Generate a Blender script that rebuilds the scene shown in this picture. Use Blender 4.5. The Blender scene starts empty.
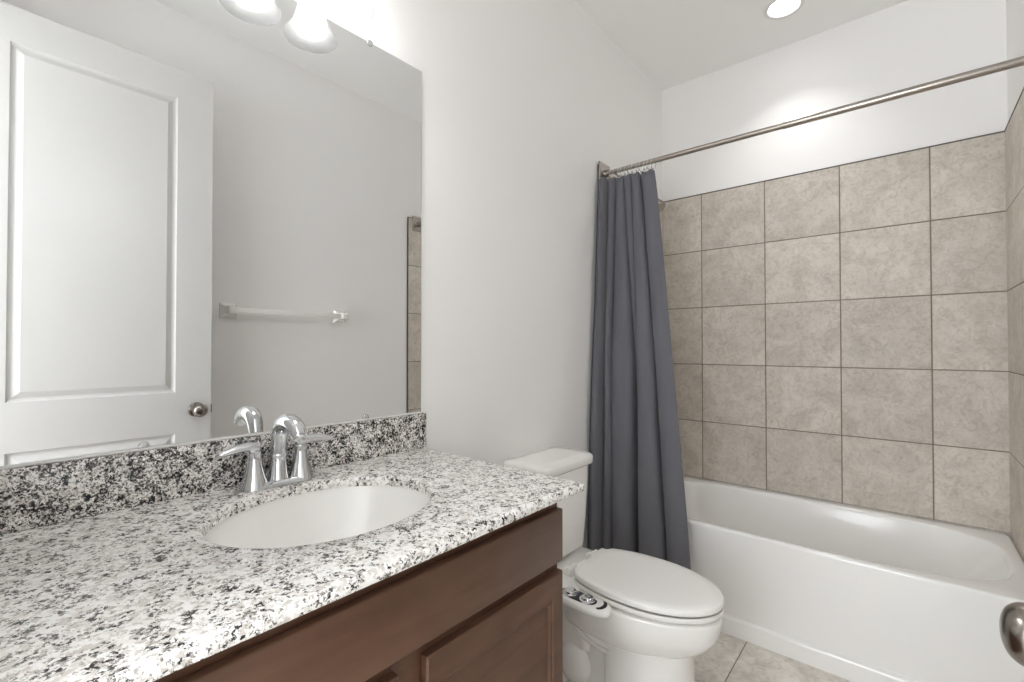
import bpy, bmesh, math, random
from mathutils import Vector, Matrix
PI = math.pi
random.seed(7)
S = bpy.context.scene
C = S.collection

# ---------------------------------------------------------------- camera, world, exposure
cam_data = bpy.data.cameras.new('camera')
cam_data.sensor_width = 36.0
cam_data.lens = 464.886 / 1024 * 36.0
cam_data.clip_start = 0.01
cam = bpy.data.objects.new('camera', cam_data)
C.objects.link(cam)
cam.location = (1.1702, 0.0, 1.238)
cam.rotation_euler = (math.radians(90.738), math.radians(0.0), math.radians(40.434))
S.camera = cam

world = bpy.data.worlds.new('world')
S.world = world
world.use_nodes = True
world.node_tree.nodes['Background'].inputs[0].default_value = (0.9, 0.95, 1.0, 1)
world.node_tree.nodes['Background'].inputs[1].default_value = 0.3

S.view_settings.view_transform = 'Standard'
S.view_settings.look = 'None'
S.view_settings.gamma = 1.0
S.view_settings.use_curve_mapping = False
S.view_settings.exposure = 0.9
try:
    S.cycles.use_denoising = True
    S.cycles.max_bounces = 24
    S.cycles.diffuse_bounces = 20
    S.cycles.glossy_bounces = 6
    S.cycles.transmission_bounces = 8
    S.cycles.sample_clamp_indirect = 6.0
    S.cycles.caustics_reflective = False
    S.cycles.caustics_refractive = False
except Exception:
    pass

BULB = 54.0
DOWN = 1.15
HALL = 23.0

# window-sized area light added in the unseen hall, daylight fill through the open doorway
hl = bpy.data.lights.new('hall_daylight_fill', 'AREA')
hl.shape = 'RECTANGLE'; hl.size = 1.0; hl.size_y = 1.7; hl.energy = HALL; hl.color = (0.88, 0.94, 1.0)
hlo = bpy.data.objects.new('hall_daylight_fill', hl); C.objects.link(hlo)
hlo.location = (0.66, -1.58, 1.5); hlo.rotation_euler = (math.radians(90), 0, 0)

# ---------------------------------------------------------------- dimensions
FZ = 0.03          # floor level
CZ = 2.852         # ceiling
WR = 1.4965        # right wall
BY = 2.829         # back drywall
TB = 2.819         # back tile face
TL = 0.0115        # left tile face
TR = 1.4865        # right tile face
TT = 2.1437        # top of tile
TP = 0.336         # tile pitch
TY = 1.99          # where tile starts on side walls
FY = -0.05         # entry wall face

# ---------------------------------------------------------------- helpers
def lin(c):
    c = c / 255.0
    return c / 12.92 if c <= 0.04045 else ((c + 0.055) / 1.055) ** 2.4
def rgb(r, g, b):
    return (lin(r), lin(g), lin(b), 1.0)

def mat(name, color, rough=0.5, metal=0.0, coat=0.0, spec=0.5):
    m = bpy.data.materials.new(name); m.use_nodes = True
    b = m.node_tree.nodes['Principled BSDF']
    b.inputs['Base Color'].default_value = color
    b.inputs['Roughness'].default_value = rough
    b.inputs['Metallic'].default_value = metal
    b.inputs['Specular IOR Level'].default_value = spec
    if coat:
        b.inputs['Coat Weight'].default_value = coat
        b.inputs['Coat Roughness'].default_value = 0.05
    return m

class NT:
    def __init__(s, m):
        s.t = m.node_tree; s.n = s.t.nodes; s.l = s.t.links; s.b = s.n['Principled BSDF']
    def node(s, typ, **kw):
        n = s.n.new(typ)
        for k, v in kw.items():
            if k in n.inputs: n.inputs[k].default_value = v
            else: setattr(n, k, v)
        return n
    def link(s, a, b): s.l.new(a, b)
    def ramp(s, stops, interp='LINEAR'):
        n = s.n.new('ShaderNodeValToRGB'); cr = n.color_ramp; cr.interpolation = interp
        while len(cr.elements) < len(stops): cr.elements.new(0.5)
        for e, (p, c) in zip(cr.elements, stops):
            e.position = p; e.color = c
        return n
    def mix(s, a, b, f, blend='MIX'):
        n = s.n.new('ShaderNodeMix'); n.data_type = 'RGBA'; n.blend_type = blend
        for sock, v in ((n.inputs[0], f), (n.inputs[6], a), (n.inputs[7], b)):
            if hasattr(v, 'is_linked'): s.link(v, sock)
            else: sock.default_value = v
        return n.outputs[2]

def smooth(me, ang=35):
    for p in me.polygons: p.use_smooth = True
    try: me.set_sharp_from_angle(angle=math.radians(ang))
    except Exception: pass

def obj(name, bm, m, parent=None, ang=35, loc=None):
    bmesh.ops.recalc_face_normals(bm, faces=bm.faces[:])
    me = bpy.data.meshes.new(name); bm.to_mesh(me); bm.free()
    for x in (m if isinstance(m, (list, tuple)) else [m]): me.materials.append(x)
    if ang is not None: smooth(me, ang)
    o = bpy.data.objects.new(name, me); C.objects.link(o)
    if parent is not None: o.parent = parent
    if loc is not None: o.location = loc
    return o

def tag(o, label, cat, group=None):
    o['label'] = label; o['category'] = cat
    if group: o['group'] = group
    return o
def thing(name, label, cat, loc=(0, 0, 0), group=None):
    o = bpy.data.objects.new(name, None); C.objects.link(o)
    o.location = loc; o.empty_display_size = 0.05
    return tag(o, label, cat, group)
def struct(name, bm, m, parent=None, ang=35):
    o = obj(name, bm, m, parent, ang)
    if parent is None: o['kind'] = 'structure'
    return o

def add_box(bm, x0, x1, y0, y1, z0, z1, bev=0.0, seg=2, mi=0):
    r = bmesh.ops.create_cube(bm, size=1.0)
    vs = r['verts']
    bmesh.ops.scale(bm, vec=(x1 - x0, y1 - y0, z1 - z0), verts=vs)
    bmesh.ops.translate(bm, vec=((x0 + x1) / 2, (y0 + y1) / 2, (z0 + z1) / 2), verts=vs)
    fs = list({f for v in vs for f in v.link_faces})
    for f in fs: f.material_index = mi
    if bev > 0:
        es = list({e for v in vs for e in v.link_edges})
        bmesh.ops.bevel(bm, geom=es, offset=bev, segments=seg, profile=0.5, affect='EDGES')
def box(*a, **k):
    bm = bmesh.new(); add_box(bm, *a, **k); return bm

def loft(bm, rings, cap0=True, cap1=True, wrap=False, mi=0):
    R = [[bm.verts.new(p) for p in ring] for ring in rings]
    n = len(R[0])
    prs = list(zip(R[:-1], R[1:])) + ([(R[-1], R[0])] if wrap else [])
    for a, b in prs:
        for i in range(n):
            j = (i + 1) % n
            f = bm.faces.new((a[i], a[j], b[j], b[i])); f.material_index = mi
    if not wrap:
        if cap0: bm.faces.new(R[0][::-1]).material_index = mi
        if cap1: bm.faces.new(R[-1]).material_index = mi
    return R

def add_lathe(bm, prof, M=None, seg=32, cap=True, mi=0):
    """prof: list of (radius, height) revolved about Z, then moved by M."""
    M = M or Matrix.Identity(4)
    rings = []
    for r, h in prof:
        r = max(r, 1e-5)
        rings.append([M @ Vector((r * math.cos(2 * PI * i / seg), r * math.sin(2 * PI * i / seg), h)) for i in range(seg)])
    loft(bm, rings, cap, cap, mi=mi)
def lathe(prof, M=None, seg=32, cap=True):
    bm = bmesh.new(); add_lathe(bm, prof, M, seg, cap); return bm

def spline(pts, n):
    """Catmull-Rom through pts (any tuple length)."""
    P = [pts[0]] + list(pts) + [pts[-1]]
    out = []
    segs = len(pts) - 1
    for k in range(n + 1):
        t = k / n * segs; i = min(int(t), segs - 1); u = t - i
        a, b, c, d = P[i], P[i + 1], P[i + 2], P[i + 3]
        out.append(tuple(0.5 * (2 * b[j] + (c[j] - a[j]) * u + (2 * a[j] - 5 * b[j] + 4 * c[j] - d[j]) * u * u + (3 * b[j] - a[j] - 3 * c[j] + d[j]) * u ** 3) for j in range(len(b))))
    return out

def add_tube(bm, path, rad, seg=14, cap=True, flat=None, up=None, mi=0):
    """path: Vectors; rad: number or list; flat: squash of the second axis per point."""
    path = [Vector(p) for p in path]
    n = len(path)
    rad = rad if isinstance(rad, (list, tuple)) else [rad] * n
    flat = flat if isinstance(flat, (list, tuple)) else [flat or 1.0] * n
    t0 = (path[1] - path[0]).normalized()
    ref = Vector(up) if up else (Vector((0, 0, 1)) if abs(t0.z) < 0.9 else Vector((1, 0, 0)))
    rings = []
    for i in range(n):
        t = (path[min(i + 1, n - 1)] - path[max(i - 1, 0)]).normalized()
        a = t.cross(ref)
        a = a.normalized() if a.length > 1e-6 else Vector((1, 0, 0))
        b = a.cross(t).normalized(); ref = b
        rings.append([path[i] + a * (rad[i] * math.cos(2 * PI * k / seg)) + b * (rad[i] * flat[i] * math.sin(2 * PI * k / seg)) for k in range(seg)])
    loft(bm, rings, cap, cap, mi=mi)
def tube(*a, **k):
    bm = bmesh.new(); add_tube(bm, *a, **k); return bm

def add_prism_x(bm, prof, x0, x1, mi=0):
    """closed profile of (y, z) extruded along x."""
    loft(bm, [[Vector((x0, y, z)) for y, z in prof], [Vector((x1, y, z)) for y, z in prof]], mi=mi)
def add_prism_y(bm, prof, y0, y1, mi=0):
    loft(bm, [[Vector((x, y0, z)) for x, z in prof], [Vector((x, y1, z)) for x, z in prof]], mi=mi)

def axis_to(loc, d):
    """matrix that takes +Z to direction d at loc"""
    d = Vector(d).normalized()
    return Matrix.Translation(Vector(loc)) @ d.to_track_quat('Z', 'Y').to_matrix().to_4x4()

# ---------------------------------------------------------------- materials
wall_m = mat('wall_paint', rgb(243, 242, 241), 0.55, spec=0.3)
t = NT(wall_m); tc = t.node('ShaderNodeTexCoord')
nz = t.node('ShaderNodeTexNoise', Scale=220.0, Detail=2.0); t.link(tc.outputs['Object'], nz.inputs['Vector'])
bp = t.node('ShaderNodeBump', Strength=0.04, Distance=0.002); t.link(nz.outputs[0], bp.inputs['Height']); t.link(bp.outputs[0], t.b.inputs['Normal'])
ceil_m = mat('ceiling_paint', rgb(246, 246, 245), 0.8, spec=0.2)
trim_m = mat('trim_paint', rgb(228, 227, 225), 0.35)
door_m = mat('door_paint', rgb(210, 209, 207), 0.35)

def stone(name, c_lo, c_hi, rough, scale=1.0):
    m = mat(name, c_hi, rough, spec=0.4)
    t = NT(m); tc = t.node('ShaderNodeTexCoord'); ge = t.node('ShaderNodeNewGeometry')
    rnd = t.node('ShaderNodeVectorMath', operation='SCALE'); rnd.inputs[0].default_value = (13.1, 7.7, 3.3)
    t.link(ge.outputs['Random Per Island'], rnd.inputs['Scale'])
    ad = t.node('ShaderNodeVectorMath', operation='ADD'); t.link(tc.outputs['Object'], ad.inputs[0]); t.link(rnd.outputs[0], ad.inputs[1])
    n1 = t.node('ShaderNodeTexNoise', Scale=7.0 * scale, Detail=7.0, Roughness=0.68, Distortion=0.8); t.link(ad.outputs[0], n1.inputs['Vector'])
    n2 = t.node('ShaderNodeTexNoise', Scale=34.0 * scale, Detail=6.0, Roughness=0.7, Distortion=1.6); t.link(ad.outputs[0], n2.inputs['Vector'])
    r1 = t.ramp([(0.34, c_lo), (0.6, c_hi)]); t.link(n1.outputs[0], r1.inputs[0])
    r2 = t.ramp([(0.36, (0.72, 0.7, 0.67, 1)), (0.52, (0.97, 0.97, 0.96, 1)), (0.7, (1.05, 1.05, 1.05, 1))]); t.link(n2.outputs[0], r2.inputs[0])
    c = t.mix(r1.outputs[0], r2.outputs[0], 0.75, 'MULTIPLY')
    hv = t.node('ShaderNodeMapRange'); hv.inputs[3].default_value = 0.93; hv.inputs[4].default_value = 1.05
    t.link(ge.outputs['Random Per Island'], hv.inputs[0])
    cb = t.node('ShaderNodeCombineColor')
    for i in range(3): t.link(hv.outputs[0], cb.inputs[i])
    c = t.mix(c, cb.outputs[0], 1.0, 'MULTIPLY')
    t.link(c, t.b.inputs['Base Color'])
    bp = t.node('ShaderNodeBump', Strength=0.12, Distance=0.002); t.link(n2.outputs[0], bp.inputs['Height']); t.link(bp.outputs[0], t.b.inputs['Normal'])
    return m
tile_m = stone('wall_tile_stone', rgb(194, 186, 176), rgb(215, 208, 199), 0.5)
floor_m = stone('floor_tile_stone', rgb(198, 191, 182), rgb(224, 219, 212), 0.4, 0.6)
grout_m = mat('grout', rgb(136, 125, 114), 0.9)

def granite(name, scale, bias):
    m = mat(name, (0.7, 0.7, 0.7, 1), 0.17, spec=0.5)
    t = NT(m); tc = t.node('ShaderNodeTexCoord')
    wn = t.node('ShaderNodeTexNoise', Scale=190.0, Detail=4.0, Roughness=0.65); t.link(tc.outputs['Object'], wn.inputs['Vector'])
    sub = t.node('ShaderNodeVectorMath', operation='SUBTRACT'); t.link(wn.outputs['Color'], sub.inputs[0]); sub.inputs[1].default_value = (0.5, 0.5, 0.5)
    sc = t.node('ShaderNodeVectorMath', operation='SCALE'); sc.inputs['Scale'].default_value = 0.014; t.link(sub.outputs[0], sc.inputs[0])
    ad = t.node('ShaderNodeVectorMath', operation='ADD'); t.link(tc.outputs['Object'], ad.inputs[0]); t.link(sc.outputs[0], ad.inputs[1])
    def grains(sca):
        v = t.node('ShaderNodeTexVoronoi', Scale=sca * scale); v.feature = 'SMOOTH_F1'; v.inputs['Smoothness'].default_value = 0.35; t.link(ad.outputs[0], v.inputs['Vector'])
        q = t.node('ShaderNodeSeparateColor'); t.link(v.outputs['Color'], q.inputs[0]); return q
    s1, s2, s3 = grains(225.0), grains(150.0), grains(330.0)
    big = t.node('ShaderNodeTexNoise', Scale=38.0, Detail=4.0); t.link(tc.outputs['Object'], big.inputs['Vector'])
    def shifted(src, k, off):
        a = t.node('ShaderNodeMath', operation='MULTIPLY_ADD'); t.link(big.outputs[0], a.inputs[0]); a.inputs[1].default_value = k; t.link(src, a.inputs[2])
        b = t.node('ShaderNodeMath', operation='SUBTRACT'); t.link(a.outputs[0], b.inputs[0]); b.inputs[1].default_value = off; return b.outputs[0]
    light = t.ramp([(0.1, rgb(206, 200, 194)), (0.3, rgb(228, 224, 219)), (0.55, rgb(243, 241, 238)), (1.0, rgb(248, 247, 246))]); t.link(s2.outputs[1], light.inputs[0])
    dark = t.ramp([(0.0, rgb(38, 38, 40)), (0.12, rgb(62, 62, 64)), (0.19, rgb(132, 129, 126)), (0.28, rgb(196, 192, 188)), (0.34, rgb(255, 255, 255))]); t.link(shifted(s1.outputs[0], 1.2, 0.6 + bias), dark.inputs[0])
    fine = t.ramp([(0.0, rgb(70, 69, 69)), (0.10, rgb(120, 117, 114)), (0.22, rgb(255, 255, 255))]); t.link(shifted(s3.outputs[0], 0.8, 0.40 + bias * 0.8), fine.inputs[0])
    c = t.mix(light.outputs[0], dark.outputs[0], 1.0, 'MULTIPLY')
    c = t.mix(c, fine.outputs[0], 0.9, 'MULTIPLY')
    t.link(c, t.b.inputs['Base Color'])
    return m
granite_m = granite('granite', 1.05, -0.075)
granite_noglare_m = granite('granite_backsplash_noglare', 1.3, 0.15)  # same granite darkened in colour, for a face without the countertop's glare

porc_m = mat('porcelain', rgb(241, 240, 237), 0.12, coat=0.4)
tub_m = mat('tub_acrylic', rgb(236, 235, 233), 0.18, coat=0.3)
plast_m = mat('white_plastic', rgb(240, 239, 236), 0.28)
chrome_m = mat('chrome', (0.74, 0.75, 0.765, 1), 0.06, 1.0)
nickel_m = mat('brushed_nickel', rgb(172, 164, 156), 0.3, 1.0)
knobm = mat('satin_nickel', rgb(150, 143, 136), 0.24, 1.0)
steel_m = mat('edge_trim_metal', rgb(108, 104, 98), 0.45, 0.8)
mirror_m = mat('mirror_silver', (0.86, 0.865, 0.86, 1), 0.0, 1.0)
black_m = mat('dark_plastic', rgb(28, 28, 29), 0.35)
gap_m = mat('grey_rubber', rgb(96, 94, 92), 0.6)

wood_m = mat('stained_maple', rgb(96, 66, 48), 0.38, spec=0.45)
t = NT(wood_m); tc = t.node('ShaderNodeTexCoord')
mp = t.node('ShaderNodeMapping'); mp.inputs['Scale'].default_value = (30.0, 2.2, 30.0); t.link(tc.outputs['Object'], mp.inputs[0])
n1 = t.node('ShaderNodeTexNoise', Scale=1.0, Detail=5.0, Roughness=0.6, Distortion=0.7); t.link(mp.outputs[0], n1.inputs['Vector'])
n2 = t.node('ShaderNodeTexNoise', Scale=9.0, Detail=3.0); t.link(tc.outputs['Object'], n2.inputs['Vector'])
r1 = t.ramp([(0.3, rgb(86, 60, 45)), (0.7, rgb(104, 74, 56))]); t.link(n1.outputs[0], r1.inputs[0])
r2 = t.ramp([(0.3, (0.8, 0.78, 0.76, 1)), (0.65, (1, 1, 1, 1))]); t.link(n2.outputs[0], r2.inputs[0])
c = t.mix(r1.outputs[0], r2.outputs[0], 1.0, 'MULTIPLY'); t.link(c, t.b.inputs['Base Color'])

cloth_m = mat('curtain_fabric', rgb(86, 87, 94), 0.8, spec=0.2)
t = NT(cloth_m); tc = t.node('ShaderNodeTexCoord')
wv = t.node('ShaderNodeTexNoise', Scale=600.0, Detail=1.0); t.link(tc.outputs['Object'], wv.inputs['Vector'])
r1 = t.ramp([(0.3, rgb(98, 98, 104)), (0.7, rgb(110, 110, 116))]); t.link(wv.outputs[0], r1.inputs[0]); t.link(r1.outputs[0], t.b.inputs['Base Color'])
t.b.inputs['Sheen Weight'].default_value = 0.15

def emis(name, col, strength):
    m = bpy.data.materials.new(name); m.use_nodes = True; n = m.node_tree.nodes
    for x in list(n): n.remove(x)
    e = n.new('ShaderNodeEmission'); e.inputs[0].default_value = col; e.inputs[1].default_value = strength
    o = n.new('ShaderNodeOutputMaterial'); m.node_tree.links.new(e.outputs[0], o.inputs[0]); return m
bulb_m = emis('bulb_glow', (1.0, 0.995, 0.988, 1), BULB)
lens_m = emis('downlight_glow', (1.0, 0.992, 0.98, 1), 7.0)

glass_m = bpy.data.materials.new('frosted_glass'); glass_m.use_nodes = True
n = glass_m.node_tree.nodes; l = glass_m.node_tree.links
for x in list(n): n.remove(x)
tr = n.new('ShaderNodeBsdfTransparent'); tr.inputs[0].default_value = (0.93, 0.93, 0.93, 1)
tl = n.new('ShaderNodeBsdfTranslucent'); tl.inputs[0].default_value = (0.2, 0.2, 0.2, 1)
df = n.new('ShaderNodeBsdfDiffuse'); df.inputs[0].default_value = (0.2, 0.2, 0.2, 1)
gl = n.new('ShaderNodeBsdfGlossy'); gl.inputs['Roughness'].default_value = 0.15
m1 = n.new('ShaderNodeMixShader'); m1.inputs[0].default_value = 0.35
m2 = n.new('ShaderNodeMixShader'); m2.inputs[0].default_value = 0.3
m3 = n.new('ShaderNodeMixShader'); m3.inputs[0].default_value = 0.05
out = n.new('ShaderNodeOutputMaterial')
l.new(tl.outputs[0], m1.inputs[1]); l.new(df.outputs[0], m1.inputs[2])
l.new(tr.outputs[0], m2.inputs[1]); l.new(m1.outputs[0], m2.inputs[2])
l.new(m2.outputs[0], m3.inputs[1]); l.new(gl.outputs[0], m3.inputs[2]); l.new(m3.outputs[0], out.inputs[0])

# ---------------------------------------------------------------- room shell
WT = 0.11
wl = struct('wall_left', box(-WT, 0, -1.6, BY, 0, CZ + 0.1), wall_m)
wr = struct('wall_right', box(WR, WR + WT, -1.6, BY, 0, CZ + 0.1), wall_m)
wb = struct('wall_back', box(-WT, WR + WT, BY, BY + WT, 0, CZ + 0.1), wall_m)
DX0, DX1, DZ1 = 0.575, 1.349, 2.495
bm = bmesh.new()
add_box(bm, 0.0, DX0, FY - WT, FY, FZ, CZ)
add_box(bm, DX1, WR, FY - WT, FY, FZ, CZ)
add_box(bm, DX0, DX1, FY - WT, FY, DZ1, CZ)
struct('wall_front', bm, wall_m)
struct('wall_hall', box(-WT, WR + WT, -1.7, -1.6, 0, CZ + 0.1), wall_m)

# floor: stone tiles set in grout
bm = bmesh.new()
add_box(bm, -WT, WR + WT, -1.6, BY, -0.05, FZ - 0.0025, mi=1)
fx = 0.6565; g = 0.0035; fp = 0.45
def cuts(lo, hi, org, pitch):
    k = math.floor((lo - org) / pitch); out = [lo]
    while True:
        k += 1; v = org + k * pitch
        if v >= hi - 1e-4: break
        if v > lo + 1e-4: out.append(v)
    return out + [hi]
xsf = cuts(0.0, WR, fx, fp); ysf = cuts(-1.6, 2.12, 2.05 - 0.32, fp)
for i in range(len(xsf) - 1):
    for j in range(len(ysf) - 1):
        add_box(bm, xsf[i] + g / 2, xsf[i + 1] - g / 2, ysf[j] + g / 2, ysf[j + 1] - g / 2, FZ - 0.02, FZ, 0.0012, 1)
struct('floor', bm, [floor_m, grout_m])

# ceiling with the round hole of the recessed lamp
LX, LY, LR = 0.735, 2.497, 0.066
bm = bmesh.new()
N = 96
angs = [2 * PI * i / N for i in range(N)]
def rect_pt(a, cx, cy, x0, x1, y0, y1):
    dx, dy = math.cos(a), math.sin(a); tt = 1e9
    if dx > 1e-9: tt = min(tt, (x1 - cx) / dx)
    if dx < -1e-9: tt = min(tt, (x0 - cx) / dx)
    if dy > 1e-9: tt = min(tt, (y1 - cy) / dy)
    if dy < -1e-9: tt = min(tt, (y0 - cy) / dy)
    return cx + dx * tt, cy + dy * tt
def with_corners(angs, cx, cy, x0, x1, y0, y1):
    a = list(angs)
    for X, Y in ((x0, y0), (x1, y0), (x1, y1), (x0, y1)):
        q = math.atan2(Y - cy, X - cx) % (2 * PI)
        i = min(range(len(a)), key=lambda k: abs(a[k] - q)); a[i] = q
    return a
ca = with_corners(angs, LX, LY, -WT, WR + WT, -1.6, BY + WT)
outer = [rect_pt(a, LX, LY, -WT, WR + WT, -1.6, BY + WT) for a in ca]
hole = [(LX + LR * math.cos(a), LY + LR * math.sin(a)) for a in ca]
loft(bm, [[Vector((x, y, CZ)) for x, y in hole], [Vector((x, y, CZ)) for x, y in outer],
          [Vector((x, y, CZ + 0.1)) for x, y in outer], [Vector((x, y, CZ + 0.1)) for x, y in hole]], wrap=True)
struct('ceiling', bm, ceil_m, ang=30)

# tile cladding of the tub alcove
def tile_panel(axis, face, depth, u0, u1, uorg, z0, name, parent, edge=None):
    """axis 'y': back wall (u = x) with the face at y=face; axis 'x': side wall (u = y). depth is signed, back towards the wall."""
    bm = bmesh.new(); gr = 0.005
    us = cuts(u0, u1, uorg, TP)
    zs = [TT - TP * k for k in range(0, 7) if TT - TP * k > z0 + 1e-4] + [z0]
    d0 = face + depth * 0.16
    def add(ua, ub, za, zb, f0, f1, bev, mi):
        lo, hi = min(f0, f1), max(f0, f1)
        if axis == 'y': add_box(bm, ua, ub, lo, hi, za, zb, bev, 1, mi)
        else: add_box(bm, lo, hi, ua, ub, za, zb, bev, 1, mi)
    add(u0, u1, z0, TT, d0, face + depth, 0, 1)
    for i in range(len(us) - 1):
        for j in range(len(zs) - 1):
            a = us[i] + (gr / 2 if i else 0.0005); b = us[i + 1] - (gr / 2 if i < len(us) - 2 else 0.0005)
            zt = zs[j] - (gr / 2 if j else 0.003); zb = zs[j + 1] + gr / 2
            add(a, b, zb, zt, face, face + depth * 0.9, 0.0011, 0)
    return obj(name, bm, [tile_m, grout_m], parent, 30)
TZ0 = 0.462
tile_panel('y', TB, 0.0099, 0.0, WR, 0.2436, TZ0, 'tile_cladding', wb)
tile_panel('x', TL, -0.0115, 2.034, TB - 0.0005, TB - TP * 0.02, FZ, 'tile_cladding', wl)
tile_panel('x', TR, 0.0099, TY, TB - 0.0005, TB - TP * 0.02, FZ, 'tile_cladding', wr)
obj('tile_edge_trim', box(TR - 0.002, WR - 0.0005, TY - 0.004, TY, FZ, TT + 0.002), steel_m, wr)
obj('tile_edge_trim', box(0.0005, TL + 0.002, 2.030, 2.034, FZ, TT + 0.002), steel_m, wl)
obj('tile_edge_trim', box(TL, TR, TB - 0.0015, BY, TT, TT + 0.003), steel_m, wb)
obj('tile_edge_trim', box(TR - 0.0015, WR - 0.0005, TY, TB - 0.002, TT, TT + 0.003), steel_m, wr)
obj('tile_edge_trim', box(0.0005, TL + 0.0015, 2.034, TB - 0.002, TT, TT + 0.003), steel_m, wl)

# baseboards and the door casing
def base_prof(x, s):
    return [(x, FZ), (x + s * 0.014, FZ), (x + s * 0.014, FZ + 0.095), (x + s * 0.009, FZ + 0.115), (x + s * 0.003, FZ + 0.127), (x, FZ + 0.127)]
bm = bmesh.new(); add_prism_y(bm, base_prof(0.0, 1), 0.945, 2.028); struct('baseboard_left', bm, trim_m)
bm = bmesh.new(); add_prism_y(bm, base_prof(WR, -1), FY, TY - 0.006); struct('baseboard_right', bm, trim_m)
bm = bmesh.new()
for x0, x1 in ((DX0 - 0.06, DX0 - 0.002),):
    add_box(bm, x0, x1, FY, FY + 0.016, FZ, DZ1 + 0.06, 0.004)
add_box(bm, DX1 + 0.002, DX1 + 0.06, FY, FY + 0.016, FZ, DZ1 + 0.06, 0.004)
add_box(bm, DX0 - 0.06, DX1 + 0.06, FY, FY + 0.016, DZ1 + 0.002, DZ1 + 0.06, 0.004)
struct('trim_1', bm, trim_m)

# ---------------------------------------------------------------- entry door, open along the right wall
DF, DB = 1.317, 1.351
dy0, dy1, dz0, dz1 = -0.022, 0.741, 0.042, 2.482
bm = bmesh.new()
panels = [(0.092, 0.603, 1.036, 2.352), (0.092, 0.603, 0.27, 0.853)]
ysd = [dy0, 0.092, 0.603, dy1]; zsd = [dz0, 0.27, 0.853, 1.036, 2.352, dz1]
for side, X in ((1, DF), (-1, DB)):
    V = {}
    for i, y in enumerate(ysd):
        for j, z in enumerate(zsd): V[i, j] = bm.verts.new((X, y, z))
    for i in range(3):
        for j in range(5):
            if i == 1 and j in (1, 3):
                ring = [V[i, j], V[i + 1, j], V[i + 1, j + 1], V[i, j + 1]]
                y0, y1, z0, z1 = ysd[i], ysd[i + 1], zsd[j], zsd[j + 1]
                prev = ring
                for ins, dep in ((0.005, 0.008), (0.010, 0.0105), (0.015, 0.0105), (0.036, 0.001)):
                    xx = X + side * dep
                    nr = [bm.verts.new(p) for p in ((xx, y0 + ins, z0 + ins), (xx, y1 - ins, z0 + ins), (xx, y1 - ins, z1 - ins), (xx, y0 + ins, z1 - ins))]
                    for k in range(4): bm.faces.new((prev[k], prev[(k + 1) % 4], nr[(k + 1) % 4], nr[k]))
                    prev = nr
                bm.faces.new(prev)
            else:
                bm.faces.new((V[i, j], V[i + 1, j], V[i + 1, j + 1], V[i, j + 1]))
    if side == 1: VF = V
    else: VB = V
def per(V):
    return [V[i, 0] for i in range(4)] + [V[3, j] for j in range(1, 6)] + [V[i, 5] for i in (2, 1, 0)] + [V[0, j] for j in (4, 3, 2, 1)]
a, b = per(VF), per(VB)
for k in range(len(a)): bm.faces.new((a[k], a[(k + 1) % len(a)], b[(k + 1) % len(a)], b[k]))
door = obj('door_1', bm, door_m, ang=20)
door['kind'] = 'structure'
tag(door, 'tall white two-panel door standing open along the wall opposite the mirror', 'door')
KY, KZ = 0.683, 0.953
knob_prof = [(0.033, 0.0), (0.033, 0.004), (0.029, 0.009), (0.014, 0.012), (0.0115, 0.02), (0.0115, 0.029), (0.016, 0.034), (0.023, 0.040), (0.0285, 0.048), (0.0298, 0.057), (0.028, 0.066), (0.0215, 0.0735), (0.011, 0.0775), (0.0, 0.0785)]
knob_prof = knob_prof[:4] + spline(knob_prof[4:], 36)
k1 = obj('knob', lathe(knob_prof, axis_to((DF, KY, KZ), (-1, 0, 0)), 64), knobm, door, 40)
k1['label'] = 'satin nickel round knob on the side facing the vanity'
k2 = obj('knob', lathe(knob_prof, axis_to((DB, KY, KZ), (1, 0, 0)), 40), knobm, door, 40)
k2['label'] = 'satin nickel round knob on the side facing the wall'
obj('latch', box((DF + DB) / 2 - 0.009, (DF + DB) / 2 + 0.009, dy1 - 0.001, dy1 + 0.007, KZ - 0.02, KZ + 0.02, 0.002), knobm, door)
for hz in (0.25, 1.26, 2.3):
    bm = lathe([(0.006, 0), (0.006, 0.09)], Matrix.Translation((DB + 0.004, dy0 - 0.003, hz)), 12)
    obj('hinge', bm, knobm, door)

# ---------------------------------------------------------------- vanity cabinet
CXF, CYR, CYL, CTOP = 0.527, 0.922, -0.02, 0.903
FX = 0.546      # front face of doors and false drawer
van = thing('vanity_cabinet', 'dark brown stained wood vanity cabinet under the granite countertop', 'cabinet', (0.28, 0.45, FZ))
van.location = (0, 0, 0)
bm = bmesh.new()
add_box(bm, 0.003, CXF - 0.019, CYL, CYL + 0.016, FZ + 0.1, CTOP - 0.002)
add_box(bm, 0.003, CXF - 0.019, CYR - 0.016, CYR, FZ, CTOP - 0.002)
add_box(bm, 0.003, CXF - 0.019, CYL + 0.016, CYR - 0.016, FZ + 0.1, FZ + 0.116)
add_box(bm, 0.003, 0.012, CYL + 0.016, CYR - 0.016, FZ + 0.116, 0.75)
obj('carcass', bm, wood_m, van)
bm = bmesh.new()
z0f, z1f = FZ + 0.1, CTOP - 0.002
add_box(bm, CXF - 0.019, CXF, CYL, CYL + 0.04, z0f, z1f, 0.001, 1)
add_box(bm, CXF - 0.019, CXF, CYR - 0.04, CYR, z0f, z1f, 0.001, 1)
add_box(bm, CXF - 0.019, CXF, 0.452, 0.512, z0f, z1f - 0.07, 0.001, 1)
add_box(bm, CXF - 0.019, CXF, CYL + 0.04, CYR - 0.04, z1f - 0.07, z1f, 0.001, 1)
add_box(bm, CXF - 0.0185, CXF - 0.0005, CYL + 0.04, CYR - 0.04, 0.69, 0.75, 0.001, 1)
add_box(bm, CXF - 0.019, CXF, CYL + 0.04, CYR - 0.04, z0f, z0f + 0.04, 0.001, 1)
obj('face_frame', bm, wood_m, van, 25)
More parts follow.
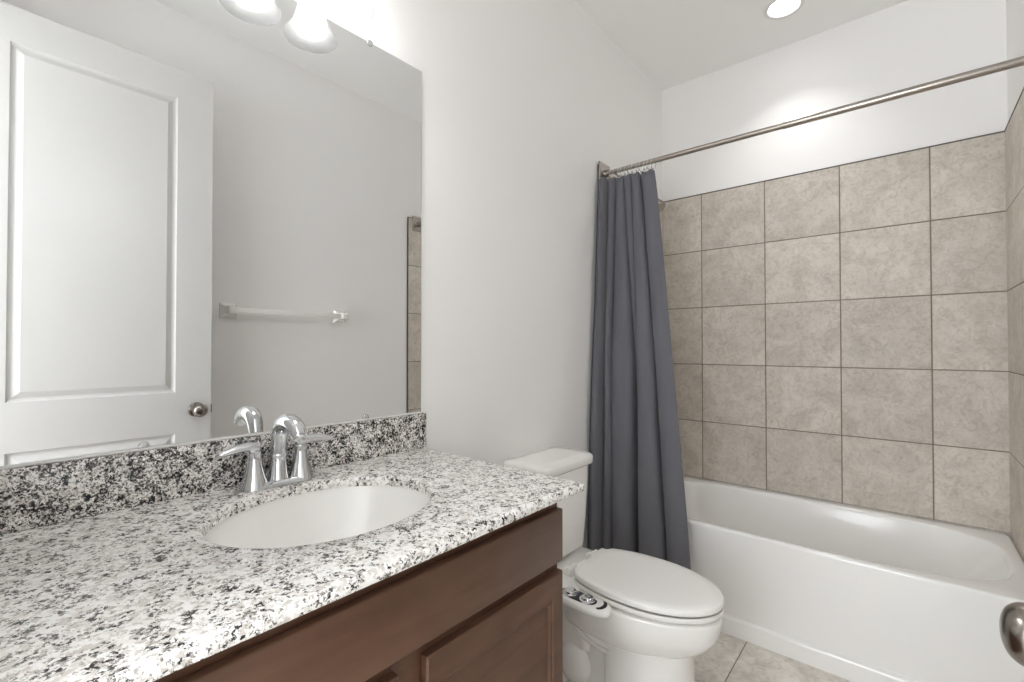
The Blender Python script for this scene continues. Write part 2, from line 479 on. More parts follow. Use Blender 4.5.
obj('toe_kick', box(CXF - 0.08, CXF - 0.066, CYL, CYR - 0.017, FZ, FZ + 0.1), wood_m, van)
obj('drawer_front', box(CXF, FX, CYL + 0.006, CYR - 0.003, 0.735, 0.857, 0.0035, 2), wood_m, van, 50)
def shaker(y0, y1, z0, z1):
    bm = bmesh.new(); fw = 0.058; sw = 0.040
    V0 = [(CXF + 0.0005, y0, z0), (CXF + 0.0005, y1, z0), (CXF + 0.0005, y1, z1), (CXF + 0.0005, y0, z1)]
    def r(x, i):
        q = i * sw / fw if i > 0.02 else i
        return [Vector(p) for p in ((x, y0 + q, z0 + i), (x, y1 - q, z0 + i), (x, y1 - q, z1 - i), (x, y0 + q, z1 - i))]
    loft(bm, [[Vector(p) for p in V0], r(FX - 0.003, 0), r(FX, 0.003), r(FX, fw - 0.004), r(FX - 0.004, fw), r(FX - 0.0045, fw + 0.006), r(FX - 0.010, fw + 0.012), r(FX - 0.010, fw + 0.02)])
    return bm
for y0, y1 in ((CYL + 0.006, 0.455), (0.512, CYR - 0.003)):
    d = obj('door', shaker(y0, y1, 0.14, 0.711), wood_m, van, 20)

# ---------------------------------------------------------------- granite countertop with its backsplash
SX, SY, SA, SB = 0.290, 0.472, 0.178, 0.212      # sink cut-out
X0, X1, Y0, Y1 = 0.002, 0.597, -0.04, 0.933
ZT, ZB = 0.925, 0.903
N = 160
angs = [2 * PI * i / N for i in range(N)]
ca = with_corners(angs, SX, SY, X0, X1, Y0, Y1)
def ell(a, k):   # point of the ellipse grown by k, in direction a
    A, B = SA + k, SB + k
    r = 1 / math.sqrt((math.cos(a) / A) ** 2 + (math.sin(a) / B) ** 2)
    return SX + r * math.cos(a), SY + r * math.sin(a)
def rect_ring(i, z):
    return [Vector((*rect_pt(a, SX, SY, X0, X1 - i, Y0, Y1 - i), z)) for a in ca]
def ell_ring(k, z): return [Vector((*ell(a, k), z)) for a in ca]
mid = [Vector(((ell(a, 0.008)[0] + rect_pt(a, SX, SY, X0, X1 - .015, Y0, Y1 - .015)[0]) / 2, (ell(a, 0.008)[1] + rect_pt(a, SX, SY, X0, X1 - .015, Y0, Y1 - .015)[1]) / 2, ZT)) for a in ca]
R_ = 0.011
def nose(q): return R_ * (1 - math.sin(q)), ZT - R_ * (1 - math.cos(q))
rings = [ell_ring(0, ZB), ell_ring(0, ZT - 0.006), ell_ring(0.0018, ZT - 0.0018), ell_ring(0.006, ZT), mid]
for q in (0, 0.35, 0.7, 1.05, 1.35, PI / 2):
    i, z = nose(q); rings.append(rect_ring(i, z))
rings += [rect_ring(0, ZB + 0.007), rect_ring(0.002, ZB + 0.002), rect_ring(0.007, ZB)]
bm = bmesh.new(); loft(bm, rings, wrap=True)
top = obj('countertop', bm, granite_m, ang=40)
tag(top, 'speckled black, grey and white granite countertop with an oval sink cut-out', 'countertop')
bsp = obj('backsplash', box(0.001, 0.0195, Y0, 0.9375, ZT, 1.032, 0.0022, 2), granite_noglare_m, None, 50)
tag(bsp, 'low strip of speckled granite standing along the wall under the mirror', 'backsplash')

# undermount sink
def ring_at(k, z): return [Vector((*ell(a, k), z)) for a in angs]
bm = bmesh.new()
inn = [(0.004, ZB - 0.0005), (0.002, ZB - 0.006), (-0.004, ZB - 0.03), (-0.014, ZB - 0.07), (-0.03, ZB - 0.105), (-0.06, ZB - 0.13), (-0.1, ZB - 0.143), (-0.14, ZB - 0.148), (-0.155, ZB - 0.150)]
outp = [(-0.155, ZB - 0.162), (-0.1, ZB - 0.156), (-0.05, ZB - 0.14), (-0.015, ZB - 0.11), (0.003, ZB - 0.07), (0.012, ZB - 0.03), (0.014, ZB - 0.016), (0.024, ZB - 0.014), (0.024, ZB - 0.0005)]
loft(bm, [ring_at(k, z) for k, z in inn + outp], wrap=True)
sink = obj('sink', bm, porc_m, ang=50)
tag(sink, 'white oval undermount basin set into the granite countertop', 'sink')
dr = obj('drain', lathe([(0.026, ZB - 0.1492), (0.026, ZB - 0.1478), (0.022, ZB - 0.1475), (0.018, ZB - 0.149), (0.017, ZB - 0.147), (0.010, ZB - 0.1445), (0.0, ZB - 0.144)], Matrix.Translation((SX, SY, 0)), 32), chrome_m, sink)

# ---------------------------------------------------------------- faucet
FXX, FYY = 0.068, 0.467
fau = thing('faucet', 'chrome two-handle arc faucet on the countertop behind the basin', 'faucet', (FXX, FYY, ZT))
# local coordinates from here: origin at the base centre on the counter
bm = bmesh.new()
def stad(k, z, n=48):
    out = []
    for i in range(n):
        a = 2 * PI * i / n
        cx = math.cos(a); sy = math.sin(a)
        out.append(Vector(((0.026 + k) * cx, (0.026 + k) * sy + (0.052 if sy >= 0 else -0.052), z)))
    return out
loft(bm, [stad(0.002, 0.0), stad(0.002, 0.005), stad(-0.001, 0.010), stad(-0.005, 0.0125), stad(-0.012, 0.0135)])
obj('base_plate', bm, chrome_m, fau, 50)
def handle(s):
    prof = [(0.0285, 0.004), (0.0275, 0.012), (0.0225, 0.026), (0.0175, 0.045), (0.0145, 0.062), (0.0135, 0.074), (0.0145, 0.078), (0.0145, 0.080), (0.0125, 0.0815), (0.013, 0.088), (0.0125, 0.094), (0.009, 0.0985), (0.0, 0.100)]
    h = obj('handle', lathe(prof, Matrix.Translation((0, s * 0.0515, 0)), 32), chrome_m, fau, 45)
    y = s * 0.0515
    pth = spline([(0, y - s * 0.004, 0.090), (0.003, y + s * 0.012, 0.0935), (0.006, y + s * 0.032, 0.094), (0.010, y + s * 0.052, 0.0915), (0.013, y + s * 0.068, 0.0895), (0.0145, y + s * 0.076, 0.0895)], 24)
    rr = [p[0] for p in spline([(0.0130,), (0.0130,), (0.0122,), (0.0115,), (0.0105,), (0.006,)], 24)]
    fl = [p[0] for p in spline([(0.85,), (0.8,), (0.7,), (0.62,), (0.55,), (0.5,)], 24)]
    bm = bmesh.new(); add_tube(bm, pth, rr, 16, flat=fl)
    lv = obj('lever', bm, chrome_m, h, 60)
    return h
handle(-1); handle(1)
pth = spline([(0, 0, 0.006), (0, 0, 0.03), (0.0, 0, 0.065), (0.003, 0, 0.102), (0.014, 0, 0.130), (0.037, 0, 0.144), (0.064, 0, 0.144), (0.088, 0, 0.135), (0.103, 0, 0.119)], 48)
rr = [p[0] for p in spline([(0.0225,), (0.019,), (0.016,), (0.0165,), (0.0185,), (0.0200,), (0.0198,), (0.0185,), (0.0165,)], 48)]
bm = bmesh.new(); add_tube(bm, pth, rr, 22, up=(0, 1, 0))
sp = obj('spout', bm, chrome_m, fau, 60)
e = Vector(pth[-1]); dd = (Vector(pth[-1]) - Vector(pth[-3])).normalized()
obj('aerator', lathe([(0.0125, -0.002), (0.0125, 0.006), (0.0105, 0.0075), (0.0105, 0.007)], axis_to(e, dd), 24), chrome_m, sp)
obj('collar', lathe([(0.0172, 0.062), (0.0182, 0.064), (0.0182, 0.068), (0.0172, 0.070)], None, 28), chrome_m, sp)
# ---------------------------------------------------------------- mirror on the wall above the backsplash
mz0, mz1, my0, my1 = 1.0335, 2.109, -0.03, 0.9255
bm = bmesh.new(); add_box(bm, 0.0008, 0.006, my0, my1, mz0, mz1)
mir = obj('mirror', bm, mirror_m, ang=None)
tag(mir, 'large frameless rectangular wall mirror above the granite backsplash', 'mirror')
def clip(y, z, s):
    bm = bmesh.new()
    M = Matrix.Translation((0.0062, y, z))
    add_lathe(bm, [(0.0095, 0.0), (0.0095, 0.0015), (0.0085, 0.003), (0.004, 0.0036), (0.0, 0.0036)], axis_to((0.0062, y, z), (1, 0, 0)), 20)
    add_box(bm, 0.0008, 0.0072, y - 0.007, y + 0.007, z + (0 if s > 0 else -0.009), z + (0.009 if s > 0 else 0), 0.001, 1)
    obj('clip', bm, chrome_m, mir)
for y in (0.20, 0.74): clip(y, mz1 - 0.002, 1)
for y in (0.232, 0.731): clip(y, mz0 + 0.006, -1)

obj('glare_strip', box(0.0062, 0.0125, my0, 0.9255, 1.0322, 1.0362, 0.001, 1), trim_m, bsp)  # thin white strip put in for glare along the backsplash's top edge

# ---------------------------------------------------------------- vanity light: three bell shades on a bar
VX, VZ = 0.098, 2.096
vl = thing('vanity_light', 'three-shade bath light with frosted bell shades above the mirror', 'wall lamp', (0, 0, 0))
bm = box(0.0008, 0.026, 0.457 - 0.24, 0.457 + 0.24, 2.235, 2.315, 0.008, 3)
obj('backplate', bm, nickel_m, vl, 50)
for y in (0.302, 0.457, 0.612):
    pth = spline([(0.02, y, 2.275), (0.05, y, 2.287), (0.08, y, 2.285), (VX, y, 2.265), (VX, y, 2.24)], 20)
    obj('arm', tube(pth, 0.007, 14), nickel_m, vl, 60)
    so = obj('socket', lathe([(0.008, 0.142), (0.019, 0.138), (0.022, 0.130), (0.022, 0.100), (0.019, 0.098), (0.0, 0.098)], Matrix.Translation((VX, y, VZ)), 24), nickel_m, vl)
    prof = [(0.0225, 0.112), (0.026, 0.104), (0.031, 0.086), (0.036, 0.064), (0.043, 0.040), (0.054, 0.017), (0.0665, 0.0015), (0.069, 0.0), (0.0695, 0.002), (0.068, 0.0045), (0.0565, 0.0205), (0.0455, 0.043), (0.0385, 0.066), (0.0335, 0.088), (0.0285, 0.106), (0.0225, 0.1145)]
    prof = spline(prof[:9], 24) + spline(prof[9:], 20)
    bm = bmesh.new()
    rg = [[Vector((VX + r * math.cos(2 * PI * i / 48), y + r * math.sin(2 * PI * i / 48), VZ + h)) for i in range(48)] for r, h in prof]
    loft(bm, rg, wrap=True)
    obj('shade', bm, glass_m, vl, 60)
    bp_ = spline([(0.012, 0.099), (0.0135, 0.085), (0.018, 0.070), (0.026, 0.052), (0.0295, 0.036), (0.027, 0.020), (0.018, 0.009), (0.008, 0.0055), (0.0, 0.005)], 28)
    obj('bulb', lathe(bp_, Matrix.Translation((VX, y, VZ + 0.001)), 28), bulb_m, vl, 60)

# ---------------------------------------------------------------- recessed ceiling downlight over the tub
dl = thing('downlight', 'round white recessed downlight in the ceiling over the bathtub', 'ceiling light', (0, 0, 0))
T = Matrix.Translation((LX, LY, CZ))
obj('trim_ring', lathe([(LR - 0.001, 0.0005), (LR - 0.001, -0.003), (LR + 0.004, -0.0065), (LR + 0.017, -0.005), (LR + 0.0195, -0.0005)], T, 48, cap=False), trim_m, dl)
obj('can', lathe([(LR - 0.001, -0.001), (LR - 0.004, 0.014), (LR - 0.005, 0.020), (LR - 0.001, 0.022), (LR - 0.0005, 0.0)], T, 48, cap=False), trim_m, dl)
obj('lens', lathe([(LR - 0.006, 0.018), (LR - 0.02, 0.016), (0.0, 0.0155)], T, 48), lens_m, dl)

la = bpy.data.lights.new('downlight_lamp', 'AREA'); la.shape = 'DISK'; la.size = 0.1; la.energy = DOWN
la.color = (1.0, 0.995, 0.988); la.spread = math.radians(100)
lao = bpy.data.objects.new('downlight_lamp', la); C.objects.link(lao); lao.parent = dl
lao.location = (LX, LY, CZ + 0.013)

# ---------------------------------------------------------------- toilet
TCY = 1.463
toi = thing('toilet', 'white two-piece toilet with a closed lid beside the vanity', 'toilet', (0, TCY, FZ))
# local coordinates: x from the wall, y from the centre line, z from the floor
def egg(xc, af, ab, w, z, n=72, ef=2.0, eb=2.4):
    out = []
    for i in range(n):
        a = 2 * PI * i / n; c, s = math.cos(a), math.sin(a)
        ex = ef if c >= 0 else eb
        sx = math.copysign(abs(c) ** (2 / ex), c); sy = math.copysign(abs(s) ** (2 / ex), s)
        out.append(Vector((xc + (af if c >= 0 else ab) * sx, w * sy, z)))
    return out
keys = [(0.235, 0.41, 0.222, 0.22, 0.106), (0.252, 0.41, 0.230, 0.22, 0.114), (0.268, 0.41, 0.256, 0.22, 0.133), (0.29, 0.41, 0.289, 0.22, 0.149), (0.32, 0.41, 0.313, 0.22, 0.161), (0.35, 0.41, 0.324, 0.215, 0.167), (0.378, 0.41, 0.330, 0.215, 0.168), (0.391, 0.41, 0.328, 0.213, 0.166), (0.396, 0.41, 0.318, 0.203, 0.157)]
ks = spline(keys, 50)
bm = bmesh.new()
rings = [egg(k[1], k[2], k[3], k[4], k[0]) for k in ks]
rings += [egg(0.42, 0.25, 0.15, 0.115, 0.3955), egg(0.42, 0.24, 0.14, 0.105, 0.385), egg(0.43, 0.19, 0.12, 0.08, 0.30), egg(0.42, 0.10, 0.08, 0.05, 0.26)]
loft(bm, rings)
# pedestal column, narrower rear foot and floor flange
pk = spline([(0.0, 0.165, 0.108, 0.126), (0.02, 0.165, 0.108, 0.124), (0.06, 0.158, 0.108, 0.114), (0.14, 0.152, 0.108, 0.110), (0.22, 0.148, 0.108, 0.110), (0.27, 0.150, 0.108, 0.114)], 24)
loft(bm, [egg(0.505, k[1], k[2], k[3], k[0], ef=2.3, eb=7.0) for k in pk])
# rear deck under the tank and the trapway relief on both sides
def rrect(x0, x1, w, z, r=0.03, n=8):
    out = []
    for cx, cy, a0 in ((x1 - r, w - r, 0), (x0 + r, w - r, PI / 2), (x0 + r, -w + r, PI), (x1 - r, -w + r, 1.5 * PI)):
        for k in range(n + 1):
            a = a0 + PI / 2 * k / n; out.append(Vector((cx + r * math.cos(a), cy + r * math.sin(a), z)))
    return out
loft(bm, [rrect(0.05, 0.34, 0.085, 0.17), rrect(0.04, 0.34, 0.105, 0.25), rrect(0.03, 0.34, 0.145, 0.33), rrect(0.025, 0.34, 0.165, 0.385), rrect(0.027, 0.34, 0.163, 0.398), rrect(0.034, 0.33, 0.155, 0.402)])
loft(bm, [rrect(0.10, 0.52, 0.116, 0.0), rrect(0.10, 0.52, 0.116, 0.022), rrect(0.108, 0.51, 0.108, 0.032), rrect(0.115, 0.50, 0.088, 0.045), rrect(0.11, 0.50, 0.074, 0.10), rrect(0.10, 0.50, 0.074, 0.30)])
for s in (-1, 1):
    pth = spline([(0.215, s * 0.09, 0.385), (0.245, s * 0.092, 0.325), (0.29, s * 0.094, 0.268), (0.345, s * 0.094, 0.232), (0.42, s * 0.090, 0.218)], 30)
    add_tube(bm, pth, 0.017, 14)
    pth = spline([(0.245, s * 0.10, 0.395), (0.275, s * 0.102, 0.340), (0.318, s * 0.103, 0.288), (0.365, s * 0.102, 0.256), (0.43, s * 0.095, 0.243)], 30)
    add_tube(bm, pth, 0.021, 14)
    # rounded belly of the trapway above the foot
    nb = 14
    rg = []
    for k in range(1, nb):
        a = PI * k / nb
        rg.append([Vector((0.275 + 0.064 * math.sin(a) * math.cos(2 * PI * m / 28), s * 0.07 + 0.042 * math.cos(a), 0.110 + 0.072 * math.sin(a) * math.sin(2 * PI * m / 28))) for m in range(28)])
    loft(bm, rg)
bowl = obj('bowl', bm, porc_m, toi, 50)
for s in (-1, 1):
    obj('bolt_cap', lathe([(0.014, 0.0), (0.014, 0.008), (0.011, 0.018), (0.005, 0.023), (0.0, 0.024)], Matrix.Translation((0.272, s * 0.100, 0.031)), 20), porc_m, bowl)
# tank, tapering towards its foot
bm = bmesh.new()
tk = [(0.420, 0.040, 0.172, 0.132, 0.03), (0.425, 0.030, 0.185, 0.147, 0.035), (0.44, 0.026, 0.190, 0.147, 0.035), (0.55, 0.022, 0.195, 0.156, 0.035), (0.66, 0.020, 0.199, 0.162, 0.035), (0.748, 0.018, 0.200, 0.166, 0.035)]
loft(bm, [rrect(x0, x1, w, z, r) for z, x0, x1, w, r in tk])
tank = obj('tank', bm, porc_m, toi, 50)
bm = bmesh.new()
loft(bm, [rrect(0.012, 0.212, 0.173, 0.746, 0.035), rrect(0.010, 0.216, 0.177, 0.751, 0.037), rrect(0.010, 0.217, 0.178, 0.773, 0.037), rrect(0.012, 0.214, 0.175, 0.781, 0.036), rrect(0.018, 0.206, 0.168, 0.7855, 0.034), rrect(0.05, 0.17, 0.135, 0.7865, 0.03)])
obj('tank_lid', bm, porc_m, toi, 60)
bm = bmesh.new()
add_lathe(bm, [(0.013, 0.0), (0.013, 0.006), (0.009, 0.009), (0.007, 0.02)], axis_to((0.2, -0.125, 0.69), (1, 0, 0)), 20)
add_tube(bm, [(0.219, -0.128, 0.69), (0.2195, -0.10, 0.688), (0.219, -0.055, 0.684)], [0.007, 0.006, 0.0065], 12, flat=0.7)
obj('flush_lever', bm, chrome_m, tank)
# seat and lid share one outline
def seat_out(k, z, xb=0.287, n=96):
    """k insets the outline"""
    xm, af, w, wb = 0.50, 0.244 - k, 0.165 - k, 0.106 - k
    ctrl = [(xm + af * math.cos(a), w * math.sin(a)) for a in [PI / 2 * j / 12 for j in range(13)]]
    rear = [(xm - 0.05, w * 0.992), (xm - 0.10, w * 0.955), (xm - 0.15, w * 0.875), (xm - 0.185, w * 0.78), (xb + k + 0.012, wb + 0.006), (xb + k + 0.002, wb - 0.006), (xb + k, wb - 0.02), (xb + k, 0.0)]
    half = ctrl + rear
    up = spline(half, n // 2)
    lo = [(x, -y) for x, y in up[1:-1]][::-1]
    return [Vector((x, y, z)) for x, y in up + lo]
bm = bmesh.new()
z = 0.408
loft(bm, [seat_out(0.012, z), seat_out(0.003, z), seat_out(0.0, z + 0.003), seat_out(0.0, z + 0.008), seat_out(0.0005, z + 0.0155), seat_out(0.004, z + 0.0160), seat_out(0.010, z + 0.008), seat_out(0.03, z + 0.008)])
obj('seat', bm, plast_m, toi, 50)
bm = bmesh.new()
z = 0.4305
def shrunk(q, zz): return [Vector((0.50 + (p.x - 0.50) * q, p.y * q, zz)) for p in seat_out(0.005, zz)]
loft(bm, [shrunk(0.6, z + 0.010), seat_out(0.016, z + 0.009), seat_out(0.010, z + 0.002), seat_out(0.008, z), seat_out(0.0005, z), seat_out(0.0, z + 0.0008), seat_out(0.0, z + 0.006), seat_out(0.0, z + 0.012), seat_out(0.0015, z + 0.0155), seat_out(0.005, z + 0.0175), shrunk(0.85, z + 0.0188), shrunk(0.6, z + 0.0195), shrunk(0.3, z + 0.0198)])
obj('seat_lid', bm, plast_m, toi, 50)
for s in (-1, 1):
    hb = bmesh.new()
    add_lathe(hb, [(0.0105, -0.024), (0.0105, 0.024)], axis_to((0.262, s * 0.075, 0.428), (0, 1, 0)), 20)
    add_box(hb, 0.235, 0.272, s * 0.075 - 0.017, s * 0.075 + 0.017, 0.4065, 0.428, 0.004, 2)
    obj('seat_hinge', hb, plast_m, toi, 40)

# ---------------------------------------------------------------- bidet attachment under the seat
def pod_ring(k, z, n=40):
    out = []
    for i in range(n):
        a = 2 * PI * i / n; c, s = math.cos(a), math.sin(a)
        x = math.copysign(abs(c) ** (2 / 2.6), c) * (0.108 - k); y = math.copysign(abs(s) ** (2 / 2.6), s) * (0.043 - k)
        out.append(Vector((0.380 + x, -0.206 + y - 0.02 * x, z)))
    return out
bm = box(0.232, 0.335, -0.19, 0.19, 0.4005, 0.4072, 0.002, 1)
bid = obj('bidet_attachment', bm, plast_m, toi)
bid['label'] = 'white bidet attachment with two chrome dials'
bm = bmesh.new()
loft(bm, [pod_ring(0.022, 0.397), pod_ring(0.007, 0.400), pod_ring(0.001, 0.406), pod_ring(0.0, 0.411), pod_ring(0.003, 0.418), pod_ring(0.009, 0.4225), pod_ring(0.02, 0.424)])
pod = obj('control_panel', bm, plast_m, bid, 50)
bm = bmesh.new()
loft(bm, [[Vector(p) for p in ((0.30, -0.20, 0.400), (0.345, -0.20, 0.400), (0.345, -0.20, 0.410), (0.30, -0.20, 0.410))], [Vector(p) for p in ((0.28, -0.12, 0.4008), (0.335, -0.12, 0.4008), (0.335, -0.12, 0.407), (0.28, -0.12, 0.407))]])
obj('bridge', bm, plast_m, bid)
def dial(x, y, first):
    M = Matrix.Translation((x, y, 0.4242))
    bm = bmesh.new(); add_box(bm, x - 0.004, x + 0.004, y - 0.016, y + 0.016, 0.426, 0.4350, 0.002, 2)
    add_lathe(bm, [(0.0255, 0.0), (0.0255, 0.003), (0.022, 0.0045), (0.019, 0.005), (0.018, 0.010), (0.016, 0.0115), (0.008, 0.0115), (0.0, 0.011)], M, 32)
    k = obj('dial', bm, chrome_m, bid, 40)
    return k
dial(0.344, -0.206, True); dial(0.407, -0.206, False)
bm = bmesh.new()
def inl(k, z):
    return [Vector((0.374 + (0.064 - k) * math.copysign(abs(math.cos(a)) ** 0.75, math.cos(a)), -0.206 + (0.026 - k) * math.copysign(abs(math.sin(a)) ** 0.75, math.sin(a)) - 0.02 * 0.083 * math.cos(a), z)) for a in [2 * PI * i / 40 for i in range(40)]]
loft(bm, [inl(0, 0.4235), inl(0, 0.4246), inl(0.002, 0.425)])
obj('dial_surround', bm, black_m, bid)
bm = bmesh.new()
add_prism_pts = [(0.449 + 0.022 * math.cos(a), -0.206 + 0.027 * math.sin(a)) for a in [-1.35 + 2.7 * i / 16 for i in range(17)]] + [(0.446 + 0.013 * math.cos(a), -0.206 + 0.022 * math.sin(a)) for a in [1.35 - 2.7 * i / 16 for i in range(17)]]
loft(bm, [[Vector((x, y, 0.4235)) for x, y in add_prism_pts], [Vector((x, y, 0.4250)) for x, y in add_prism_pts]])
obj('end_mark', bm, black_m, bid)
pth = spline([(0.272, -0.222, 0.378), (0.25, -0.222, 0.374), (0.215, -0.215, 0.34), (0.16, -0.20, 0.25), (0.09, -0.20, 0.16), (0.02, -0.20, 0.13)], 40)
hs = obj('hose', tube(pth, 0.006, 12), nickel_m, bid)
obj('hose_fitting', lathe([(0.012, 0.0), (0.0125, 0.004), (0.0125, 0.02), (0.010, 0.024)], axis_to((0.268, -0.222, 0.378), (-1, -0.0, -0.15)), 12), knobm, bid)

# ---------------------------------------------------------------- bathtub
bx0, bx1, by0, by1, tz = TL + 0.0005, TR - 0.0005, 2.100, TB - 0.001, 0.4615
tcx, tcy = 0.745, 2.47
N = 160
angs = [2 * PI * i / N for i in range(N)]
ca = with_corners(angs, tcx, tcy, bx0, bx1, by0, by1)
def sup(a, x0, x1, y0, y1, e):
    cx, cy = tcx, tcy
    dx, dy = math.cos(a), math.sin(a)
    ax = (x1 - cx) if dx > 0 else (cx - x0); ay = (y1 - cy) if dy > 0 else (cy - y0)
    r = (abs(dx / ax) ** e + abs(dy / ay) ** e) ** (-1 / e)
    return cx + r * dx, cy + r * dy
def sring(x0, x1, y0, y1, z, e=4.5): return [Vector((*sup(a, x0, x1, y0, y1, e), z)) for a in ca]
def oring(i, z): return [Vector((*rect_pt(a, tcx, tcy, bx0 + i, bx1 - i, by0 + i, by1 - i), z)) for a in ca]
rings = [oring(0.0, FZ), oring(0.0, tz - 0.012), oring(0.002, tz - 0.005), oring(0.006, tz - 0.001), oring(0.012, tz)]
for d, dz in ((0.0, 0.0), (0.004, 0.001), (0.009, 0.005), (0.013, 0.013), (0.017, 0.03)):
    rings.append(sring(0.075 + d, 1.452 - d, 2.128 + d, 2.772 - d, tz - dz, 3.6))
for f_, z in ((0.25, 0.38), (0.5, 0.30), (0.75, 0.22), (0.9, 0.175)):
    rings.append(sring(0.092 + 0.05 * f_, 1.435 - 0.22 * f_, 2.145 + 0.055 * f_, 2.755 - 0.045 * f_, z, 3.6))
rings += [sring(0.17, 1.17, 2.22, 2.70, 0.15, 4), sring(0.21, 1.12, 2.26, 2.66, 0.138, 3.6), sring(0.4, 0.95, 2.37, 2.55, 0.132, 3)]
bm = bmesh.new(); loft(bm, rings)
# moulded base band along the apron
prof = [(by0 + 0.002, FZ), (by0 - 0.013, FZ), (by0 - 0.013, 0.090), (by0 - 0.011, 0.0975), (by0 - 0.006, 0.1025), (by0 + 0.002, 0.106)]
add_prism_x(bm, prof, bx0, bx1)
tub = obj('bathtub', bm, tub_m, ang=45)
tag(tub, 'white alcove bathtub with a flat apron below the tiled walls', 'bathtub')
obj('drain', lathe([(0.032, 0.1325), (0.032, 0.136), (0.026, 0.1365), (0.0, 0.135)], Matrix.Translation((0.34, tcy, 0)), 28), chrome_m, tub)
obj('overflow_plate', lathe([(0.036, 0.0), (0.036, 0.004), (0.028, 0.009), (0.0, 0.010)], axis_to((0.123, tcy, 0.345), (1, 0, 0.15)), 28), chrome_m, tub)

# ---------------------------------------------------------------- shower head
sh = thing('showerhead', 'small shower head on an arm high on the tiled wall behind the curtain', 'shower head', (0, 0, 0))
sy, sz = 2.462, 2.06
obj('wall_flange', lathe([(0.028, 0.0), (0.028, 0.003), (0.02, 0.008), (0.011, 0.011)], axis_to((TL + 0.0003, sy, sz), (1, 0, 0)), 24), nickel_m, sh)
pth = spline([(TL + 0.002, sy, sz), (0.05, sy, sz + 0.004), (0.085, sy, sz - 0.006), (0.112, sy, sz - 0.03)], 20)
obj('arm', tube(pth, 0.0085, 14), nickel_m, sh, 60)
obj('head', lathe([(0.011, 0.0), (0.014, 0.008), (0.014, 0.016), (0.022, 0.024), (0.040, 0.034), (0.042, 0.040), (0.040, 0.043), (0.0, 0.044)], axis_to((0.110, sy, sz - 0.028), (0.55, 0, -0.83)), 32), nickel_m, sh, 40)

# ---------------------------------------------------------------- curtain rod
RY, RZ = 2.072, 2.107
rod = thing('curtain_rod', 'brushed nickel shower curtain rod spanning the tub alcove', 'curtain rod', (0, 0, 0))
obj('rod_tube', lathe([(0.0115, 0.03), (0.0115, 0.80), (0.0113, 0.80)], axis_to((TL, RY, RZ), (1, 0, 0)), 28), nickel_m, rod, 40)
obj('rod_tube', lathe([(0.0135, 0.79), (0.0135, TR - TL - 0.03)], axis_to((TL, RY, RZ), (1, 0, 0)), 28), nickel_m, rod, 40)
for X, s in ((TL + 0.0003, 1), (TR - 0.0003, -1)):
    def q(h, d): return [Vector((X + s * d, RY + a * h, RZ + b * h)) for a, b in ((-1, -1), (1, -1), (1, 1), (-1, 1))]
    bm = bmesh.new(); loft(bm, [q(0.050, 0.0), q(0.051, 0.001), q(0.051, 0.005), q(0.0485, 0.0075), q(0.024, 0.0095)])
    add_lathe(bm, [(0.021, 0.007), (0.019, 0.014), (0.0185, 0.032), (0.016, 0.034)], axis_to((X, RY, RZ), (s, 0, 0)), 28)
    obj('flange', bm, nickel_m, rod, 25)

# ---------------------------------------------------------------- shower curtain
NL, NV = 44, 70
bm = bmesh.new(); grid = []
ZTOP, ZBOT = 2.068, 0.255
# crevices between the pleats, as fractions of the width, at the top, half way and at the hem
K0 = (0.0, 0.125, 0.26, 0.42, 0.57, 0.72, 1.0)
K1 = (0.0, 0.11, 0.19, 0.485, 0.545, 0.755, 1.0)
K2 = (0.0, 0.10, 0.215, 0.435, 0.50, 0.755, 1.0)
A0 = (0.115, 0.080, 0.064, 0.070, 0.066, 0.056)
A2 = (0.175, 0.125, 0.122, 0.020, 0.118, 0.100)
def mixk(a, b, t): return a + (b - a) * t
for j in range(NV + 1):
    v = j / NV
    e = v ** 0.9
    row = []
    for k in range(6):
        if v < 0.5: t_ = v / 0.5; ka, kb = mixk(K0[k], K1[k], t_), mixk(K0[k + 1], K1[k + 1], t_)
        else: t_ = (v - 0.5) / 0.5; ka, kb = mixk(K1[k], K2[k], t_), mixk(K1[k + 1], K2[k + 1], t_)
        amp = mixk(A0[k], A2[k], e)
        for i in range(NL + (1 if k == 5 else 0)):
            f = i / NL
            u = ka + (kb - ka) * (f - 0.175 * math.sin(2 * PI * f) * (1 if k != 5 else 0.5))
            ymid = (RY + 0.040) * (1 - e) + (2.050 + 0.015 * u) * e
            lobe = max(0.0, math.sin(PI * f)) ** 0.42
            if k == 5 and f > 0.5: lobe = mixk(lobe, 1.0, ((f - 0.5) / 0.5) ** 1.5 * 0.75)
            if k == 0 and f < 0.5: lobe = mixk(1.0, lobe, f / 0.5) * 0.95
            y = ymid - amp * lobe + 0.004 * math.sin(9 * v + 5 * u) * e
            x = (0.020 + 0.258 * u) * (1 - e) + (0.020 + 0.447 * u) * e
            x += 0.004 * math.sin(7 * v + 3.0 * k) * e
            if v > 0.85: y = min(y, 2.078)
            z = ZTOP - (ZTOP - ZBOT) * v
            if j < 5: z -= 0.009 * (1 - j / 5) * (0.5 + 0.5 * math.cos(2 * PI * 2 * f))
            row.append(bm.verts.new((max(x, TL + 0.006), y, z)))
    grid.append(row)
for j in range(NV):
    for i in range(len(grid[0]) - 1):
        bm.faces.new((grid[j][i], grid[j][i + 1], grid[j + 1][i + 1], grid[j + 1][i]))
bmesh.ops.recalc_face_normals(bm, faces=bm.faces[:])
cur = obj('shower_curtain', bm, cloth_m, ang=None)
for p in cur.data.polygons: p.use_smooth = True
so = cur.modifiers.new('thickness', 'SOLIDIFY'); so.thickness = 0.0016; so.offset = 0
tag(cur, 'dark grey fabric shower curtain bunched at the left end of the rod', 'curtain')

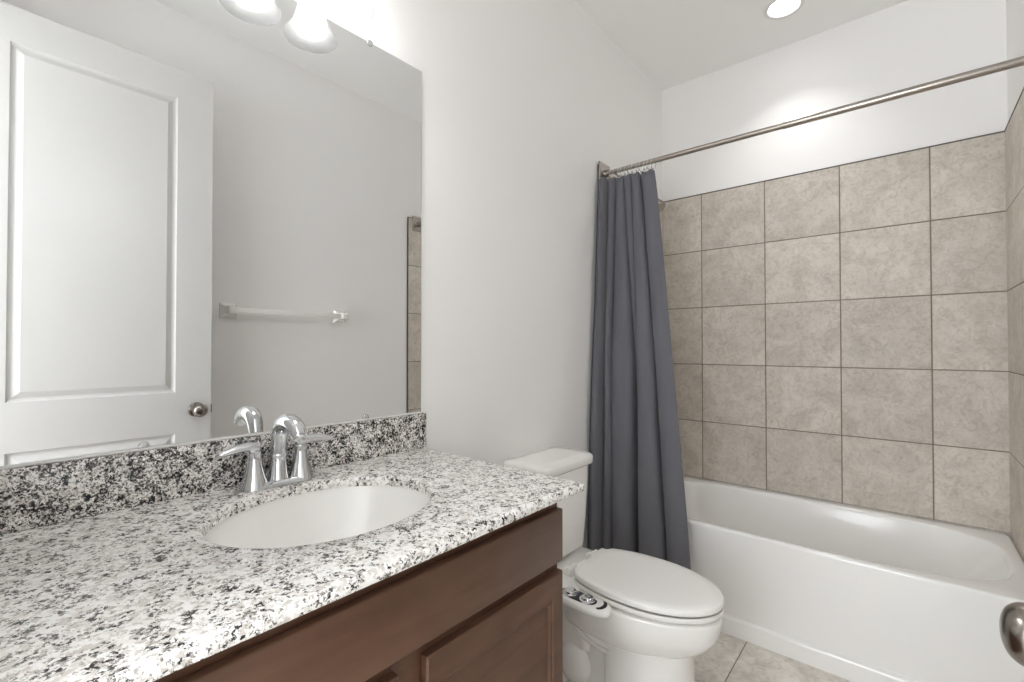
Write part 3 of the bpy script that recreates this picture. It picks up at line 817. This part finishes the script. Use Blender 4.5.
# rings: wire loops over the rod
def ring_mesh():
    bm = bmesh.new(); n = 28
    pts = [(0, 0.0165 * math.cos(2 * PI * k / n), 0.0165 * math.sin(2 * PI * k / n) * 1.45 - 0.0085) for k in range(n)]
    rg = []
    for k in range(n):
        p = Vector(pts[k]); tn = (Vector(pts[(k + 1) % n]) - Vector(pts[k - 1])).normalized()
        a = Vector((1, 0, 0)); b = tn.cross(a)
        rg.append([p + a * (0.0017 * math.cos(2 * PI * m / 8)) + b * (0.0017 * math.sin(2 * PI * m / 8)) for m in range(8)])
    loft(bm, rg, wrap=True)
    return bm
r0 = None
for k in range(12):
    x = 0.056 + 0.0196 * k
    if k == 0:
        r0 = obj('curtain_ring', ring_mesh(), chrome_m, ang=60); o = r0
    else:
        o = r0.copy(); C.objects.link(o)
    o.location = (x, RY, RZ - 0.004)
    o.rotation_euler = (0, 0, random.uniform(-0.35, 0.35))
    tag(o, 'thin metal curtain ring crowded between the first and last rings above the grey curtain', 'curtain ring', 'curtain rings on the rod')
o['label'] = 'metal curtain ring farthest from the wall, at the free edge of the grey curtain'
r0['label'] = 'metal curtain ring closest to the square wall flange of the rod'
for r_ in (o, r0):
    if 'group' in r_: pass

# ---------------------------------------------------------------- ceramic towel bar on the right wall
tb = thing('towel_bar', 'white ceramic towel bar on the wall opposite the mirror', 'towel bar', (0, 0, 0))
ya, yb, tzb = 0.868, 1.478, 1.424
for y in (ya, yb):
    def q(h, d, hv=None): 
        hv = hv or h
        return [Vector((WR - d, y + a * h, tzb + b * hv)) for a, b in ((-1, -1), (1, -1), (1, 1), (-1, 1))]
    bm = bmesh.new(); loft(bm, [q(0.039, 0.0005), q(0.039, 0.008), q(0.036, 0.012), q(0.026, 0.022), q(0.020, 0.036), q(0.019, 0.055), q(0.020, 0.072), q(0.017, 0.080), q(0.010, 0.084)])
    obj('post', bm, porc_m, tb, 25)
obj('bar', box(WR - 0.072, WR - 0.050, ya + 0.015, yb - 0.015, tzb - 0.013, tzb + 0.013, 0.004, 2), plast_m, tb, 50)
